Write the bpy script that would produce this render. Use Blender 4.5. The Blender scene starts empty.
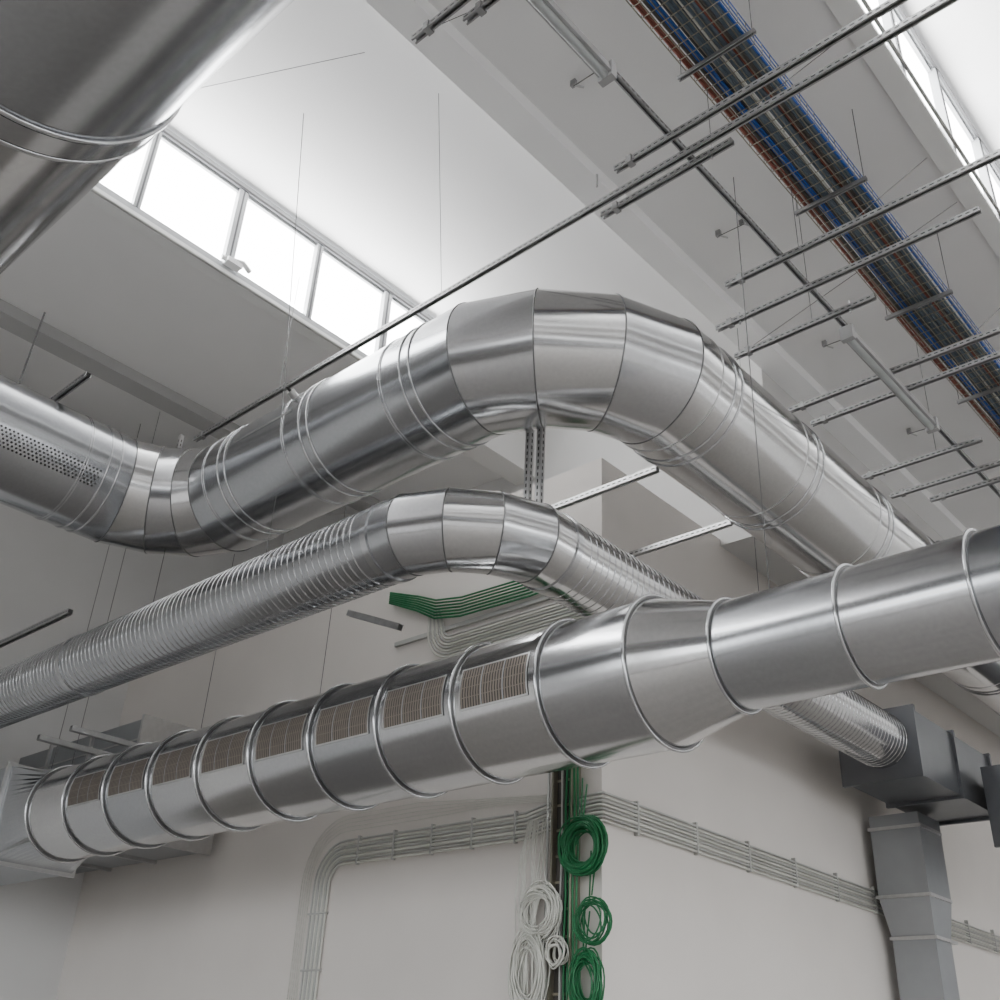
import bpy, math, random
from mathutils import Vector, Matrix
random.seed(4)
Z0=1.6   # eye height
def V(x,y,z): return Vector((x,y,z+Z0))
# ------------------------------------------------------------ materials
def mat(name, col, rough=0.6, metal=0.0, var=0.06, scale=6.0, emit=0):
    m=bpy.data.materials.new(name); m.use_nodes=True
    nt=m.node_tree; b=nt.nodes['Principled BSDF']
    b.inputs['Metallic'].default_value=metal; b.inputs['Roughness'].default_value=rough
    tc=nt.nodes.new('ShaderNodeTexCoord')
    n=nt.nodes.new('ShaderNodeTexNoise'); n.inputs['Scale'].default_value=scale; n.inputs['Detail'].default_value=2
    nt.links.new(tc.outputs['Object'],n.inputs['Vector'])
    r=nt.nodes.new('ShaderNodeValToRGB')
    r.color_ramp.elements[0].position=.3; r.color_ramp.elements[1].position=.7
    r.color_ramp.elements[0].color=[max(0,c*(1-var)) for c in col]+[1]
    r.color_ramp.elements[1].color=[min(1,c*(1+var)) for c in col]+[1]
    nt.links.new(n.outputs[0],r.inputs[0]); nt.links.new(r.outputs[0],b.inputs['Base Color'])
    if emit:
        b.inputs['Emission Color'].default_value=(1,1,1,1); b.inputs['Emission Strength'].default_value=emit
    return m
GA=mat('galvanised_a',(.50,.505,.515),.17,1,.04,45)
GB=mat('galvanised_b',(.42,.43,.445),.20,1,.04,45)
GC=mat('galvanised_c',(.58,.58,.58),.15,1,.04,45)
GE=mat('galvanised_edge',(.52,.52,.52),.3,1,.05,20)
GS=mat('galvanised_seam',(.16,.16,.16),.45,1,.05,20)
GD=mat('galvanised_dull',(.33,.345,.36),.38,.9,.04,4)
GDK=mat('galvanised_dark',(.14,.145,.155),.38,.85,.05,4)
STR=mat('strut_steel',(.34,.34,.34),.42,.7,.1,15)
STRL=mat('strut_steel_light',(.6,.6,.6),.4,.8,.1,15)
BLK=mat('dark_metal',(.03,.03,.03),.5,.3)
WIRE=mat('wire_rope',(.12,.12,.12),.5,.6)
WALL=mat('painted_wall',(.66,.625,.59),.85,0,.025,1.2)
WALLG=mat('painted_wall_grey',(.62,.615,.605),.85,0,.03,1.0)
CEIL=mat('ceiling_paint',(.78,.775,.77),.85,0,.02,.8)
BEAM=mat('beam_paint',(.93,.93,.93),.8,0,.02,1)
BEAMD=mat('beam_paint_shaded',(.40,.40,.395),.8,0,.02,1)  # first roof beam: shade put into the paint colour
FLOOR=mat('concrete_floor',(.30,.285,.27),.6,0,.08,1.5)
FRAME=mat('window_frame_paint',(.42,.43,.44),.45,.1,.03,4)
SILL=mat('window_sill_paint',(.75,.75,.74),.5,0,.02,4)
FRD=mat('window_gasket',(.08,.08,.085),.5)
GLASS=mat('sky_glass',(.9,.95,1),.3,0,.01,1,emit=16)
SLAT=mat('grille_slat',(.20,.17,.145),.5,.3,.08,12)
SLATB=mat('grille_dark',(.03,.026,.023),.6)
GREEN=mat('green_cable',(.006,.14,.045),.45)
WHITEC=mat('grey_cable',(.60,.60,.55),.5)
COND=mat('conduit_grey',(.42,.42,.40),.45)
BLUE=mat('blue_cable',(.01,.08,.36),.4)
BLUEG=mat('blue_grey_cable',(.10,.13,.16),.5,.3)
BROWN=mat('brown_cable',(.20,.055,.035),.5)
DCAB=mat('dark_cable',(.06,.055,.05),.5)
TRAYM=mat('tray_zinc',(.30,.28,.22),.4,.7)
LAMP=mat('lamp_body',(.36,.36,.36),.4,.1)
TUBE=mat('lamp_diffuser',(.42,.44,.44),.3,0)
PLAS=mat('white_plastic',(.8,.8,.8),.4)

# ------------------------------------------------------------ mesh builder
class MB:
    def __init__(s): s.v=[];s.f=[];s.m=[];s.s=[];s.ml=[]
    def mi(s,m):
        if m not in s.ml: s.ml.append(m)
        return s.ml.index(m)
    def add(s,vs,fs,m,smooth=False):
        o=len(s.v); s.v+= [tuple(v) for v in vs]; k=s.mi(m)
        for f in fs: s.f.append([o+i for i in f]); s.m.append(k); s.s.append(smooth)
    def hexa(s,p,m): s.add(p,[(0,3,2,1),(4,5,6,7),(0,1,5,4),(1,2,6,5),(2,3,7,6),(3,0,4,7)],m)
    def box(s,x0,x1,y0,y1,z0,z1,m):
        s.hexa([V(x0,y0,z0),V(x1,y0,z0),V(x1,y1,z0),V(x0,y1,z0),V(x0,y0,z1),V(x1,y0,z1),V(x1,y1,z1),V(x0,y1,z1)],m)
    def ring(s,c,d,R,n,nrm=None,side=None):
        up=Vector((0,0,1)); d=d.normalized()
        if abs(d.z)>.95: up=Vector((0,1,0))
        sd=d.cross(up).normalized(); u2=sd.cross(d).normalized(); out=[]
        for i in range(n):
            a=2*math.pi*i/n; o=(u2*math.cos(a)+sd*math.sin(a))*R
            if nrm is not None: o=o+d*(-(o.dot(nrm))/d.dot(nrm))
            out.append(c+o)
        return out
    def seg(s,c0,c1,R0,R1,m,n=64,n0=None,n1=None,cap=False,steps=1):
        d=(c1-c0).normalized(); A=s.ring(c0,d,R0,n,n0); B=s.ring(c1,d,R1,n,n1)
        s.add(A+B,[(i,(i+1)%n,n+(i+1)%n,n+i) for i in range(n)],m,True)
        if cap: s.add(A,[tuple(range(n))],m); s.add(B,[tuple(range(n))],m)
        return A,B
    def tube(s,pts,r,m,n=6,closed=False):
        P=[Vector(p) for p in pts]; N=len(P); T=[]
        for i in range(N):
            if closed: t=P[(i+1)%N]-P[i-1]
            else: t=P[min(i+1,N-1)]-P[max(i-1,0)]
            T.append(t.normalized())
        a=Vector((0,0,1)) if abs(T[0].z)<.9 else Vector((1,0,0))
        nr=(a-T[0]*a.dot(T[0])).normalized(); vs=[]
        for i in range(N):
            nr=(nr-T[i]*nr.dot(T[i])).normalized(); bn=T[i].cross(nr)
            for k in range(n):
                an=2*math.pi*k/n; vs.append(P[i]+(nr*math.cos(an)+bn*math.sin(an))*r)
        fs=[]
        for i in range(N if closed else N-1):
            j=(i+1)%N
            for k in range(n): fs.append((i*n+k,i*n+(k+1)%n,j*n+(k+1)%n,j*n+k))
        if not closed: fs.append(tuple(range(n))); fs.append(tuple((N-1)*n+k for k in range(n)))
        s.add(vs,fs,m,True)
    def bead(s,c,d,R,r,m,n=64): s.tube(s.ring(c,d,R,n),r,m,8,True)
    def flange(s,c,d,R,h,w,m,n=64):
        d=d.normalized(); a=c-d*w/2; b=c+d*w/2
        A=s.ring(a,d,R,n);B=s.ring(a,d,R+h,n);C=s.ring(b,d,R+h,n);D=s.ring(b,d,R,n)
        s.add(B+C,[(i,(i+1)%n,n+(i+1)%n,n+i) for i in range(n)],m,True)
        s.add(A+B,[(i,(i+1)%n,n+(i+1)%n,n+i) for i in range(n)],m)
        s.add(C+D,[(i,(i+1)%n,n+(i+1)%n,n+i) for i in range(n)],m)
    def duct(s,P,R,mats,n=64,seam=True):
        k=0;N=len(P)
        for i in range(N-1):
            d=(P[i+1]-P[i]).normalized()
            n0=n1=None
            if i>0: n0=((P[i]-P[i-1]).normalized()+d).normalized()
            if i<N-2: n1=((P[i+2]-P[i+1]).normalized()+d).normalized()
            A,B=s.seg(P[i],P[i+1],R,R,mats[i%len(mats)],n,n0,n1)
            if seam and i<N-2: s.tube(B,.005,GS,5,True)
    def channel(s,p0,p1,w=.041,m=STR,openup=False,slots=False):
        d=(p1-p0).normalized(); up=Vector((0,0,1)) if abs(d.z)<.9 else Vector((1,0,0))
        sd=d.cross(up).normalized(); u=sd.cross(d)
        if openup: u=-u
        t=.004; h=w/2; l=w*.28
        pr=[(-h,-h),(-h+l,-h),(-h+l,-h+t),(-h+t,-h+t),(-h+t,h-t),(h-t,h-t),(h-t,-h+t),(h-l,-h+t),(h-l,-h),(h,-h),(h,h),(-h,h)]
        A=[p0+sd*a+u*b for a,b in pr];B=[p1+sd*a+u*b for a,b in pr];k=len(pr)
        s.add(A+B,[(i,(i+1)%k,k+(i+1)%k,k+i) for i in range(k)],m)
        for o in (0,k):
            s.add((A+B)[o:o+k],[(0,1,2,3),(0,3,4,11),(11,4,5,10),(10,5,6,9),(6,7,8,9)],m)
        if slots:
            L=(p1-p0).length; q=int(L/.05)
            for i in range(q):
                c=p0+d*(.025+i*.05)
                for sgn in (1,-1):
                    o=sd*sgn*(h+.001)
                    s.add([c+o-d*.014-u*.005,c+o+d*.014-u*.005,c+o+d*.014+u*.005,c+o-d*.014+u*.005],[(0,1,2,3)],BLK)
                    o=u*sgn*(h+.001)
                    if sgn>0: s.add([c+o-d*.014-sd*.005,c+o+d*.014-sd*.005,c+o+d*.014+sd*.005,c+o-d*.014+sd*.005],[(0,1,2,3)],BLK)
    def build(s,name,parent=None):
        me=bpy.data.meshes.new(name); me.from_pydata(s.v,[],s.f)
        for m in s.ml: me.materials.append(m)
        me.polygons.foreach_set('material_index',s.m); me.polygons.foreach_set('use_smooth',s.s)
        me.update(); o=bpy.data.objects.new(name,me); bpy.context.collection.objects.link(o)
        if parent: o.parent=parent
        return o
def elbow(P,Rc,N):
    out=[P[0]]
    for i in range(1,len(P)-1):
        d1=(P[i]-P[i-1]).normalized(); d2=(P[i+1]-P[i]).normalized(); rc=Rc[i-1]; n=N[i-1]
        C=P[i]-d1*rc+d2*rc; dl=math.pi/2/n
        for k in range(n):
            a=(k+.5)*dl; out.append(C+(d1*math.sin(a)-d2*math.cos(a))*(rc/math.cos(dl/2)))
    out.append(P[-1]); return out
X=Vector((1,0,0));Y=Vector((0,1,0));Zv=Vector((0,0,1))

# ------------------------------------------------------------ room shell
m=MB(); m.box(-12.3,12,-8,22,-1.8,-1.6,FLOOR); m.build('floor')
m=MB(); m.box(-12.3,-12,-8,22,-1.6,8.0,WALLG); m.build('wall_left')
m=MB(); m.box(-12.3,12,21,21.2,-1.6,8.0,WALLG); m.build('wall_back')
# unseen right and front walls, added so their daylit bays stripe the metal reflections
m=MB(); m.box(11.8,12,-8,22,-1.6,-.9,WALLG); m.box(11.8,12,-8,22,4.2,6.6,WALLG)
y=-8
while y<22: m.box(11.8,12,y,y+.9,-.9,4.2,WALLG); y+=4.2
m.build('reflection_wall_right')
m=MB(); m.box(-12,12,-8.2,-8,-1.6,-.9,WALLG); m.box(-12,12,-8.2,-8,4.2,7.8,WALLG)
x=-12
while x<12: m.box(x,x+.9,-8.2,-8,-.9,4.2,WALLG); x+=4.2
m.build('reflection_wall_front')
m=MB(); m.box(-12,-4.6,6.1,21,-1.6,4.75,WALL); m.build('wall_partition')
m=MB(); m.box(-12,-4.0,8.0,8.2,4.75,7.8,WALLG); m.box(-4.2,-4.0,8.2,21,4.7,6.9,WALLG); m.box(-4.6,-4.0,8.0,21,4.68,4.75,WALLG)
m.box(-7.3,-6.98,6.35,8.0,6.3,7.8,WALLG); m.build('wall_upper')
YC=21.0; Y0=-8.2
SZ,WT=6.5,7.62
sills=[-12.78,-7.14,-1.5,4.14,9.78]
m=MB()
def slab(x0,z0,x1,z1): m.hexa([V(x0,Y0,z0),V(x1,Y0,z1),V(x1,YC,z1),V(x0,YC,z0),V(x0,Y0,z0+.2),V(x1,Y0,z1+.2),V(x1,YC,z1+.2),V(x0,YC,z0+.2)],CEIL)
for i,sx in enumerate(sills[:-1]):
    nx=sills[i+1]
    slab(-12.3 if i==0 else sx,WT+.05-(.12 if i==0 else 0),sx+3.3,6.66); slab(sx+3.3,6.66,nx,SZ-.02)
slab(9.78,6.48,12,6.6)
m.build('ceiling')
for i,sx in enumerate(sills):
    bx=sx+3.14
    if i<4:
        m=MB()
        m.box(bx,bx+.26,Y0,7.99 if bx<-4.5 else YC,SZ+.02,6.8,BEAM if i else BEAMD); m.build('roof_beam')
for wi,(sx,ya,yb) in enumerate([(-7.14,-8,6.4),(-1.5,-8,20.9),(4.14,-8,20.9)]):
    m=MB()
    m.box(sx-.06,sx+.06,ya,yb,SZ,SZ+.07,FRAME); m.box(sx-.06,sx+.06,ya,yb,WT-.07,WT,FRAME)
    m.box(sx+.055,sx+.075,ya,yb,WT-.09,WT-.06,FRD)
    m.box(sx-.08,sx+.08,ya,yb,SZ-.04,SZ,SILL)
    y=2.66+.96*(-11); k=0
    edges=[]
    while y<yb+1:
        if ya<y<yb: edges.append(y)
        y+=.96
    for j,e in enumerate(edges):
        w=.035 if j%2 else .05
        m.box(sx-.05,sx+.065,e-w,e+w,SZ+.07,WT-.07,FRAME)
        m.box(sx+.066,sx+.070,e-.008,e+.008,SZ+.07,WT-.07,FRD)
    ed=[ya]+edges+[yb]
    for a,b in zip(ed[:-1],ed[1:]):
        m.box(sx+.0,sx+.03,a+.035,b-.035,SZ+.07,SZ+.11,FRAME); m.box(sx,sx+.03,a+.035,b-.035,WT-.11,WT-.07,FRAME)
    m.add([V(sx,ya,SZ+.05),V(sx,yb,SZ+.05),V(sx,yb,WT-.05),V(sx,ya,WT-.05)],[(0,1,2,3)],GLASS)
    for e in ([3.62] if wi==0 else [-3.1,.74,4.58,8.42,12.3]):
        m.box(sx+.07,sx+.16,e-.06,e+.10,SZ+.05,SZ+.10,PLAS); m.tube([V(sx+.1,e-.1,SZ+.09),V(sx+.15,e+.1,SZ+.12),V(sx+.12,e+.2,SZ+.10)],.025,PLAS)
    m.build('window_%d'%(wi+1))
    m=MB(); m.tube([V(sx+.13,ya,SZ-.1),V(sx+.13,yb,SZ-.1)],.014,COND); m.build('trim_%d'%(wi+1))

# ------------------------------------------------------------ big ducts
def bead2(m,c,d,R,g=.05,r=.009,mt=GA):
    for s_ in (-g/2,g/2): m.bead(c+d*s_,d,R+.001,r,mt)
# foreground duct
m=MB(); R=.6; y1=.49
xs=[-6.5,-4.7,-2.85,-.95,1.5]
for i in range(4): m.seg(V(xs[i],y1,3.22),V(xs[i+1],y1,3.22),R,R,[GB,GC,GB,GA][i],96,cap=True)
for x in xs[1:-1]:
    m.flange(V(x,y1,3.22),X,R,.010,.10,GA,96); bead2(m,V(x,y1,3.22),X,R+.006,.13,.010)
m.build('ventilation_duct')
# large S duct
m=MB(); R=.45; zc=4.18
P=elbow([V(-7.55,-1.5,zc),V(-7.55,4.0,zc),V(-3.19,4.0,zc),V(-3.19,17,zc)],[.84,1.0],[4,4])
m.duct(P,R,[GB,GC,GA,GC,GB,GA,GC,GA,GC,GB],72)
for y in (3.08,1.4,-.2): bead2(m,V(-7.55,y,zc),Y,R,.09); bead2(m,V(-7.55,y-.22,zc),Y,R,.02,.005)
for x in (-6.35,-5.35,-4.30):
    bead2(m,V(x,4,zc),X,R,.09); bead2(m,V(x-.24,4,zc),X,R,.02,.005)
for y in (5.15,6.3,7.5,8.6,9.7,10.8,12): bead2(m,V(-3.19,y,zc),Y,R,.08); m.bead(V(-3.19,y-.2,zc),Y,R,.005,GE)
m.box(-6.2,-5.5,4.0-.455,4.0-.445,zc+.05,zc+.062,GE)
for r_ in range(6):
    a=math.radians(-34+r_*3.4)
    for k in range(44):
        y=1.6+k*.032+(.016 if r_%2 else 0); c=V(-7.55+math.cos(a)*(R+.0015),y,zc+math.sin(a)*(R+.0015)); t=Vector((-math.sin(a),0,math.cos(a)))
        q=[c+(Y*math.cos(j*math.pi/3)+t*math.sin(j*math.pi/3))*.009 for j in range(6)]
        m.add(q,[tuple(range(6))],BLK)
def stub(m,c,d):
    m.seg(c,c+d*.06,.03,.03,GE,16,cap=True); m.seg(c+d*.06,c+d*.10,.012,.012,BLK,12,cap=True)
stub(m,V(-5.55,4-.40,zc+.22),Vector((0,-.85,.5)).normalized())
m.build('ventilation_duct')
# spiral duct
m=MB(); R=.255; zc=2.96
P=elbow([V(-11.95,3.81,zc),V(-3.81,3.81,zc),V(-3.81,9.3,zc)],[.66],[4])
m.duct(P,R,[GB,GA,GC,GA,GC,GB],56)
def helix(m,a,b,R,pitch,r,mt):
    d=(b-a); L=d.length; d.normalize(); sd=d.cross(Zv).normalized(); u=sd.cross(d); n=24; N=int(L/pitch*n); pts=[]
    for i in range(N):
        an=2*math.pi*i/n; pts.append(a+d*(L*i/N)+(u*math.cos(an)+sd*math.sin(an))*R)
    m.tube(pts,r,mt,5)
helix(m,V(-11.9,3.81,zc),V(-4.6,3.81,zc),R-.001,.062,.0065,GA)
helix(m,V(-3.81,4.6,zc),V(-3.81,9.28,zc),R-.001,.062,.006,GA)
for x in (-4.5,-8.3): m.flange(V(x,3.81,zc),X,R,.010,.05,GA)
m.flange(V(-3.81,4.5,zc),Y,R,.010,.05,GA)
m.build('spiral_duct')
# supply duct with grilles
m=MB(); R=.40; yc=4.46; zc=1.97
ringx=[-2.92]+[-3.50-.642*k for k in range(10)]
for k in range(10):
    m.seg(V(ringx[k],yc,zc),V(ringx[k+1],yc,zc),R,R,[GA,GC,GA,GB][k%4],80)
for x in ringx: m.flange(V(x,yc,zc),X,R,.016,.014,GS,80); m.bead(V(x,yc,zc),X,R+.016,.009,GA,80)
m.seg(V(-2.92,yc,zc),V(-2.5,yc,zc),R,.28,GC,80)
rx=[-2.5,-1.84,-1.25,-.62,0,.62,1.3]
for i in range(6):
    m.seg(V(rx[i],yc,zc),V(rx[i+1],yc,zc),.28,.28,[GB,GA,GB][i%3],72)
for x in rx: m.flange(V(x,yc,zc),X,.28,.014,.012,GS,72); m.bead(V(x,yc,zc),X,.28+.014,.008,GA,72)
m.add(m.ring(V(1.3,yc,zc),X,.28,72),[tuple(range(72))],GB)
def cyl(x,a,r): return V(x,yc-math.cos(a)*r,zc+math.sin(a)*r)
for k in range(1,9):
    xa=ringx[k+1]+.075; xb=ringx[k]-.075; a0,a1=math.radians(-15),math.radians(18)
    def patch(x0,x1,b0,b1,r,mt,n=6):
        vs=[];
        for i in range(n+1):
            a=b0+(b1-b0)*i/n; vs+=[cyl(x0,a,r),cyl(x1,a,r)]
        m.add(vs,[(2*i,2*i+1,2*i+3,2*i+2) for i in range(n)],mt)
    patch(xa,xb,a0,a1,R+.002,SLATB)
    fr=.010; da=.025
    for (x0,x1,b0,b1) in ((xa-fr,xa,a0-da,a1+da),(xb,xb+fr,a0-da,a1+da),(xa,xb,a0-da,a0),(xa,xb,a1,a1+da)):
        patch(x0,x1,b0,b1,R+.006,GE)
    for f in (.33,.66): xm=xa+(xb-xa)*f; patch(xm-.004,xm+.004,a0,a1,R+.0075,GD)
    n=24
    for i in range(n):
        x=xa+(i+.5)*(xb-xa)/n; patch(x-.006,x+.006,a0,a1,R+.006,SLAT,3)
    for a in (a0+(a1-a0)*.25,a0+(a1-a0)*.5,a0+(a1-a0)*.75): patch(xa,xb,a-.006,a+.006,R+.007,SLAT,1)
nR=64; xl=ringx[-1]; A=m.ring(V(xl,yc,zc),X,R,nR); B=[]; hw=.41
for p in A:
    dy=p.y-yc; dz=p.z-(zc+Z0); s_=hw/max(abs(dy),abs(dz)); B.append(Vector((xl-.55,yc+dy*s_,zc+Z0+dz*s_)))
m.add(A+B,[(i,(i+1)%nR,nR+(i+1)%nR,nR+i) for i in range(nR)],GB)
m.box(xl-.58,xl-.54,yc-.44,yc+.44,zc-.44,zc+.44,GE)
m.box(-11.95,xl-.58,yc-.41,yc+.41,zc-.41,zc+.41,GD)
m.build('supply_air_duct')
m=MB()
m.box(-11.95,-9.35,5.0,5.95,1.9,3.0,GD)
for x in (-9.33,-10.3,-11.2): m.box(x-.02,x+.02,4.97,5.98,1.87,3.03,GE)
for z in (2.2,2.5,2.8): m.box(-11.9,-9.34,4.99,5.0,z-.006,z+.006,GE)
m.build('air_plenum_box')
m=MB()
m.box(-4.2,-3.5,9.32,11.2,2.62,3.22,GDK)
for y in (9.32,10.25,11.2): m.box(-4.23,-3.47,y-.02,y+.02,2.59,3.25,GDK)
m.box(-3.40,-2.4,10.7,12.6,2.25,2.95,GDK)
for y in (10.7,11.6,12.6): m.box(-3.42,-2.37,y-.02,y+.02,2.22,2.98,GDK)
m.build('air_plenum_box')
m=MB()
def prism(m,secs,mt):
    for a,b in zip(secs[:-1],secs[1:]):
        m.hexa([V(a[0],a[2],a[4]),V(a[1],a[2],a[4]),V(a[1],a[3],a[4]),V(a[0],a[3],a[4]),V(b[0],b[2],b[4]),V(b[1],b[2],b[4]),V(b[1],b[3],b[4]),V(b[0],b[3],b[4])],mt)
prism(m,[(-4.5,-4.08,10.62,11.0,-1.6),(-4.5,-4.08,10.62,11.0,1.45),(-4.5,-4.0,10.42,10.95,1.8),(-4.5,-4.0,10.42,10.95,2.57)],GD)
for z,yy,xx in ((.0,10.62,-4.08),(1.45,10.62,-4.08),(1.8,10.42,-4.0),(2.44,10.42,-4.0)): m.box(-4.52,xx+.02,yy-.02,yy+.5,z-.015,z+.015,GE)
m.build('rectangular_duct')

# ------------------------------------------------------------ struts
ZS=5.2
S=[(-7.87,-.4,4.1),(-2.85,-.6,3.93),(-3.16,-2.15,4.2),(-3.16,-2.0,2.42),(-2.85,-1.5,2.52),(-2.88,-.4,5.33),(-3.2,-1.2,5.72),(-3.27,-2.1,6.11),
   (-3.3,-1.2,7.05),(-3.25,-1.2,7.35),(-3.35,-2.2,8.47),(-3.25,-1.4,8.96),(-2.98,-1.2,9.25),(-3.4,-1.5,10.2)]
m=MB()
for a,b,y in S:
    m.channel(V(a,y,ZS),V(b,y,ZS),.041,STR,slots=True)
m.channel(V(-2.44,-1,5.24),V(-2.44,14,5.24),.036,STR,slots=True)
for a,b,y in S:
    m.box(a+.10,a+.14,y-.028,y+.028,ZS-.03,ZS+.03,STR)
for a,y in ((-6.6,4.1),(-2.3,4.2),(-2.3,5.33),(-2.6,6.11),(-2.6,8.47)): m.tube([V(a,y,ZS),V(a,y,6.5)],.0025,WIRE,4)
for (a,y) in ((-3.0,3.93),(-2.3,4.2),(-3.0,5.72),(-2.3,6.11),(-3.1,8.47)): m.seg(V(a,y,ZS-.05),V(a,y,ZS+.06),.008,.008,GE,8,cap=True)
m.build('strut_grid')
m=MB()
for y,xe in ((5.47,-3.62),(6.49,-3.62)): m.channel(V(-4.62 if y<6 else -4.59,y,3.97),V(xe,y,3.97),.045,STRL,slots=True)
m.channel(V(-8.0,2.69,4.8),V(-7.12,2.69,4.8),.045,STR,slots=True)
m.channel(V(-10.9,3.81,3.6),V(-8.9,3.81,3.6),.05,STR,slots=True)
m.channel(V(-9.3,4.0,2.55),V(-9.3,4.95,2.55),.05,STR)
m.channel(V(-8.6,3.95,2.5),V(-8.6,5.2,2.5),.045,STR)
m.channel(V(-5.68,4.46,3.0),V(-5.1,4.46,2.75),.045,STR)
m.channel(V(-3.97,4.46,3.2),V(-3.97,4.46,4.2),.041,STRL,slots=True)
m.channel(V(-3.87,4.46,3.2),V(-3.87,4.46,4.2),.041,STRL,slots=True)
m.channel(V(-8.75,4.40,4.9),V(-8.75,4.40,5.75),.041,STRL,slots=True)
m.build('duct_support_bracket')
m=MB()
for y in (2.1,4.1,6.13,8.1,10.1):
    for x in (-3.35,-3.12): m.box(x-.022,x+.022,y-.015,y+.015,6.56,6.66,STR); m.tube([V(x,y,6.57),V(x+.07,y+.03,6.52)],.009,GE,6)
    m.tube([V(-3.35,y,6.56),V(-3.1,y,6.55)],.005,WIRE,4)
m.build('ceiling_bracket')
m=MB()
def w(a,b,r=.003): m.tube([a,b],r,WIRE,4)
w(V(-5.6,3.55,4.2),V(-5.55,3.2,7.1),.004)
w(V(-4.6,4.1,5.2),V(-4.3,3.6,6.75)); w(V(-7.4,2.3,4.6),V(-7.35,2.3,5.3),.008)
w(V(-9.9,4.46,2.4),V(-9.9,4.46,6.4)); w(V(-9.5,4.46,2.4),V(-9.5,4.46,6.4))
for x in (-7.4,-5.9): w(V(x,3.81,3.2),V(x,3.81,4.0)); w(V(x,4.46,2.4),V(x,4.46,4.0))
w(V(-3.81,7.2,3.2),V(-3.81,7.2,6.45))
w(V(-2.3,4.46,2.2),V(-2.3,4.46,5.2))
for (a,b) in [((-3.7,3.0,6.4),(-1.6,3.6,6.45)),((-2.2,4.1,5.2),(-1.6,4.9,6.45)),((-1.9,5.3,5.2),(-1.6,6.3,6.45)),((-3.2,6.1,5.2),(-1.6,6.9,6.45)),((-2.2,2.5,5.2),(-1.5,3.9,6.4)),
              ((-1.9,7.1,5.2),(-1.55,8.2,6.4)),((-6.9,1.5,6.4),(-4.5,3.0,6.8))]:
    w(V(*a),V(*b))
m.build('suspension_wires')

# ------------------------------------------------------------ light fixtures
for y0,y1 in ((1.75,3.27),(6.3,7.9)):
    m=MB(); x=-2.42; zb=5.11
    m.hexa([V(x-.045,y0,zb),V(x+.045,y0,zb),V(x+.045,y1,zb),V(x-.045,y1,zb),V(x-.03,y0,zb+.08),V(x+.03,y0,zb+.08),V(x+.03,y1,zb+.08),V(x-.03,y1,zb+.08)],LAMP)
    m.tube([V(x,y0+.03,zb-.012),V(x,y1-.03,zb-.012)],.026,TUBE,16)
    m.box(x-.05,x+.05,y0-.02,y0+.03,zb-.035,zb+.085,LAMP); m.box(x-.05,x+.05,y1-.03,y1+.02,zb-.035,zb+.085,LAMP)
    m.build('batten_light')

# ------------------------------------------------------------ cable tray
m=MB(); xa,xb,zt=-2.33,-1.89,5.8; ya,yb=-1.0,16.0
for x in (xa,xb):
    for z in (zt,zt+.05,zt+.1): m.tube([V(x,ya,z),V(x,yb,z)],.004,TRAYM if x==xa else BLUE,5)
for i in range(9):
    x=xa+(xb-xa)*i/8; m.tube([V(x,ya,zt),V(x,yb,zt)],.004,TRAYM,4)
y=ya
while y<yb:
    m.tube([V(xa,y,zt+.1),V(xa,y,zt-.004),V(xb,y,zt-.004),V(xb,y,zt+.1)],.004,TRAYM,4); y+=.1
def cab(x,z,r,mt):
    pts=[]; y=ya; ph=random.random()*6
    while y<=yb: pts.append(V(x+.008*math.sin(y*1.3+ph),y,z+.003*math.sin(y*2+ph))); y+=.6
    m.tube(pts,r,mt,6)
for i,(mt,r) in enumerate([(BROWN,.012),(BROWN,.012),(DCAB,.014),(BLUE,.013),(BLUE,.010),(DCAB,.016),(BLUEG,.018),(BLUEG,.018),(WHITEC,.008),(BLUEG,.018),(BLUEG,.016),(BROWN,.012),(DCAB,.016),(BLUEG,.016),(BLUEG,.014),(BLUE,.011)]):
    cab(xa+.02+i*.0267,zt+.02,r,mt)
for i in range(5): cab(xa+.1+i*.05,zt+.05,.02,DCAB)
for yy in [0.9+1.55*i for i in range(10)]:
    m.channel(V(xa-.06,yy,zt-.03),V(xb+.06,yy,zt-.03),.03,STR)
    for x in (xa-.04,xb+.04): m.tube([V(x,yy,zt-.05),V(x,yy,6.5)],.003,WIRE,4)
m.build('cable_tray')
# ------------------------------------------------------------ wall conduits
def arc(c,r,a0,a1,n=8): return [(c[0]+r*math.cos(a0+(a1-a0)*i/n),c[1]+r*math.sin(a0+(a1-a0)*i/n)) for i in range(n+1)]
m=MB()
for i in range(8):
    o=i*.028; yy=6.1-.02; r0=.16+o
    x_=-7.55-o
    pts=[V(x_,yy,-1.6)]+[V(a,yy,b) for a,b in arc((-7.39,1.48),r0,math.pi,math.pi/2)]
    pts+=[V(-5.3,yy,1.64+o),V(-5.1,yy,1.68+o),V(-4.62,yy,1.70+o),V(-4.575,yy-.0,1.70+o),V(-4.575,6.2,1.70+o),V(-4.575,20.5,1.64+o)]
    m.tube(pts,.010 if i not in(2,5) else .013,COND if i%2 else WHITEC,8)
for i in range(5):
    o=i*.035; r0=.42+o; yy=6.085
    pts=[V(-7.81-o*.6,yy,-1.6)]+[V(a,yy,b) for a,b in arc((-7.39+o*.1,1.50),r0,math.pi,math.pi/2)]+[V(-6.5,yy,1.90+o+.02),V(-5.6,yy,1.93+o*.4),V(-5.1,yy,1.9+o*.3)]
    m.tube(pts,.0035,WHITEC,5)
for x in [-7.2+.45*i for i in range(6)]: m.box(x-.008,x+.008,6.062,6.1,1.62,1.86,COND)
for z in [-1+.45*i for i in range(6)]: m.box(-7.77,-7.53,6.062,6.1,z-.008,z+.008,COND)
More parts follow.
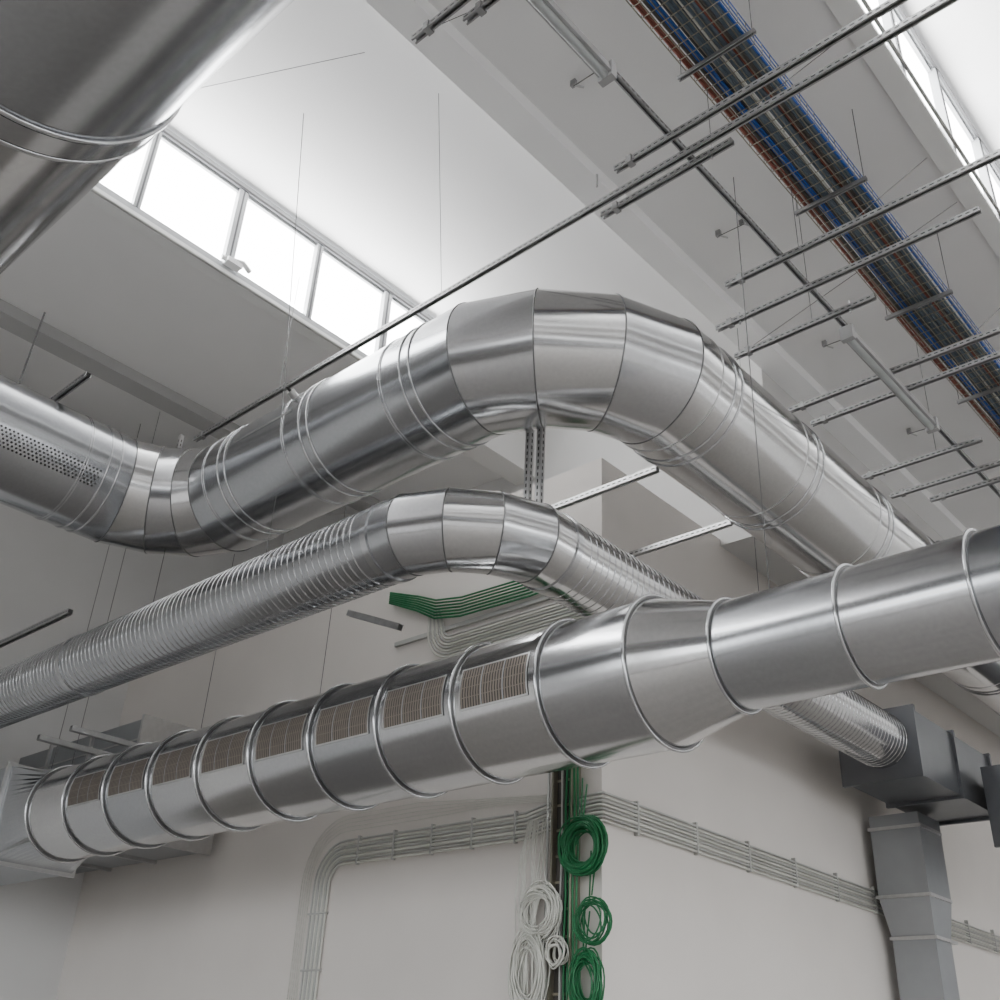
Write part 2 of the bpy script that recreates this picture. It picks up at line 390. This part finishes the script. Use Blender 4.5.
for y in [6.5+.8*i for i in range(12)]: m.box(-4.6,-4.562,y-.01,y+.01,1.67,1.92,COND)
m.build('wall_conduit')
m=MB()
m.box(-4.98,-4.80,6.05,6.10,-1.6,3.0,DCAB)
for x in (-4.98,-4.80): m.box(x-.008,x+.008,6.0,6.1,-1.6,3.0,TRAYM)
z=-1.4
while z<3: m.box(-4.98,-4.80,6.04,6.055,z-.008,z+.008,TRAYM); z+=.18
for i in range(2): m.tube([V(-5.08+i*.04,6.075,-1.6),V(-5.08+i*.04,6.075,2.9)],.010,COND,8)
for i in range(7):
    pts=[V(-4.90+i*.024+.006*math.sin(z*2+i),6.02-.006*(i%3),z*.3-1.5) for z in range(16)]
    m.tube(pts,.009,GREEN if i>1 else (DCAB if i else COND),6)
m.build('cable_riser')
def coil(name,c,R,n,mt,r=.006,sq=1.25,thick=.04):
    m=MB()
    for k in range(n):
        rr=R*(1-.35*random.random()); ox=random.uniform(-.02,.02);oz=random.uniform(-.03,.03); oy=random.uniform(-thick,thick)
        tl=random.uniform(-.3,.3); N=20; loop=[]
        for i in range(N):
            a=2*math.pi*i/N; x=rr*math.cos(a); z=rr*sq*math.sin(a); loop.append(V(c[0]+x*math.cos(tl)-z*math.sin(tl)*.3+ox,c[1]+oy+.01*math.sin(a*2+k),c[2]+z+oz))
        m.tube(loop,r,mt,5,True)
    m.tube([V(c[0],c[1],c[2]+R*sq),V(c[0]+.01,c[1]+.03,c[2]+R*sq+.25)],r,mt,5)
    m.tube([V(c[0]-.02,c[1],c[2]+R*sq-.02),V(c[0]-.03,c[1]+.03,c[2]+R*sq+.3)],r,mt,5)
    m.build(name)
coil('cable_coil',(-4.66,5.96,1.50),.185,46,GREEN,.0065,1.05)
coil('cable_coil',(-4.58,5.96,1.02),.15,9,GREEN,.006,1.05)
coil('cable_coil',(-4.63,5.96,.64),.12,32,GREEN,.006,1.6)
coil('cable_coil',(-5.04,5.96,1.10),.18,34,WHITEC,.006,1.0)
coil('cable_coil',(-5.12,5.96,.72),.15,38,WHITEC,.006,1.8)
coil('cable_coil',(-4.88,5.96,.82),.08,9,WHITEC,.006,1.2)
m=MB()
for k in range(14):
    x=-5.1+random.uniform(-.12,.1); pts=[V(x,6.0,1.75),V(x+random.uniform(-.06,.02),5.96,1.5),V(x+random.uniform(-.1,.1),5.96,1.2),V(x+random.uniform(-.05,.05),5.97,.8),V(x+.02,5.97,.4)]
    m.tube(pts,.005,WHITEC,5)
m.build('loose_cables')
m=MB()
for i in range(7):
    o=i*.03
    m.tube([V(-7.1,6.04,4.02+o*.6),V(-6.7,6.04,3.84+o*.8),V(-6.45,6.04,3.70+o),V(-6.1,6.02,3.63+o),V(-5.3,6.04,3.62+o),V(-4.7,6.04,3.66+o)],.010,GREEN,6)
m.box(-7.0,-4.7,6.07,6.10,3.56,3.60,COND)
for i in range(8):
    o=i*.028
    pts=[V(-6.55+o*.6,6.07,3.80)]+[V(a,6.07,b) for a,b in arc((-6.25,3.60),.30-o,math.pi,1.5*math.pi)]+[V(-5.6,6.07,3.30+o),V(-5.35,6.07,3.30+o),V(-4.65,6.07,3.30+o)]
    m.tube(pts,.010,COND if i%2 else WHITEC,6)
m.build('wall_cable_bundle')

# ------------------------------------------------------------ camera
r=math.radians; th=r(29.4);ro=r(3.1);yw=r(43.4)
h=Vector((-math.sin(yw),math.cos(yw),0)); r0=Vector((math.cos(yw),math.sin(yw),0))
F=h*math.cos(th)+Zv*math.sin(th); U0=-h*math.sin(th)+Zv*math.cos(th)
Rv=r0*math.cos(ro)+U0*math.sin(ro); U=U0*math.cos(ro)-r0*math.sin(ro)
M=Matrix((Rv,U,-F)).transposed().to_4x4(); M.translation=Vector((0,0,Z0))
cd=bpy.data.cameras.new('camera'); cd.sensor_width=36; cd.lens=36*1.045; cd.clip_start=.05
co=bpy.data.objects.new('camera',cd); bpy.context.collection.objects.link(co); co.matrix_world=M; bpy.context.scene.camera=co
# ------------------------------------------------------------ light
wd=bpy.data.worlds.new('world'); bpy.context.scene.world=wd; wd.use_nodes=True; nt=wd.node_tree; bg=nt.nodes['Background']
tc=nt.nodes.new('ShaderNodeTexCoord'); sp=nt.nodes.new('ShaderNodeSeparateXYZ'); rp=nt.nodes.new('ShaderNodeValToRGB')
nt.links.new(tc.outputs['Generated'],sp.inputs[0]); mr=nt.nodes.new('ShaderNodeMapRange'); mr.inputs[1].default_value=-1
nt.links.new(sp.outputs['Z'],mr.inputs[0]); nt.links.new(mr.outputs[0],rp.inputs[0])
e=rp.color_ramp.elements; e[0].position=.47; e[0].color=(.22,.22,.22,1); e[1].position=.51; e[1].color=(.95,.975,1.0,1)
nt.links.new(rp.outputs[0],bg.inputs[0]); bg.inputs[1].default_value=5.2
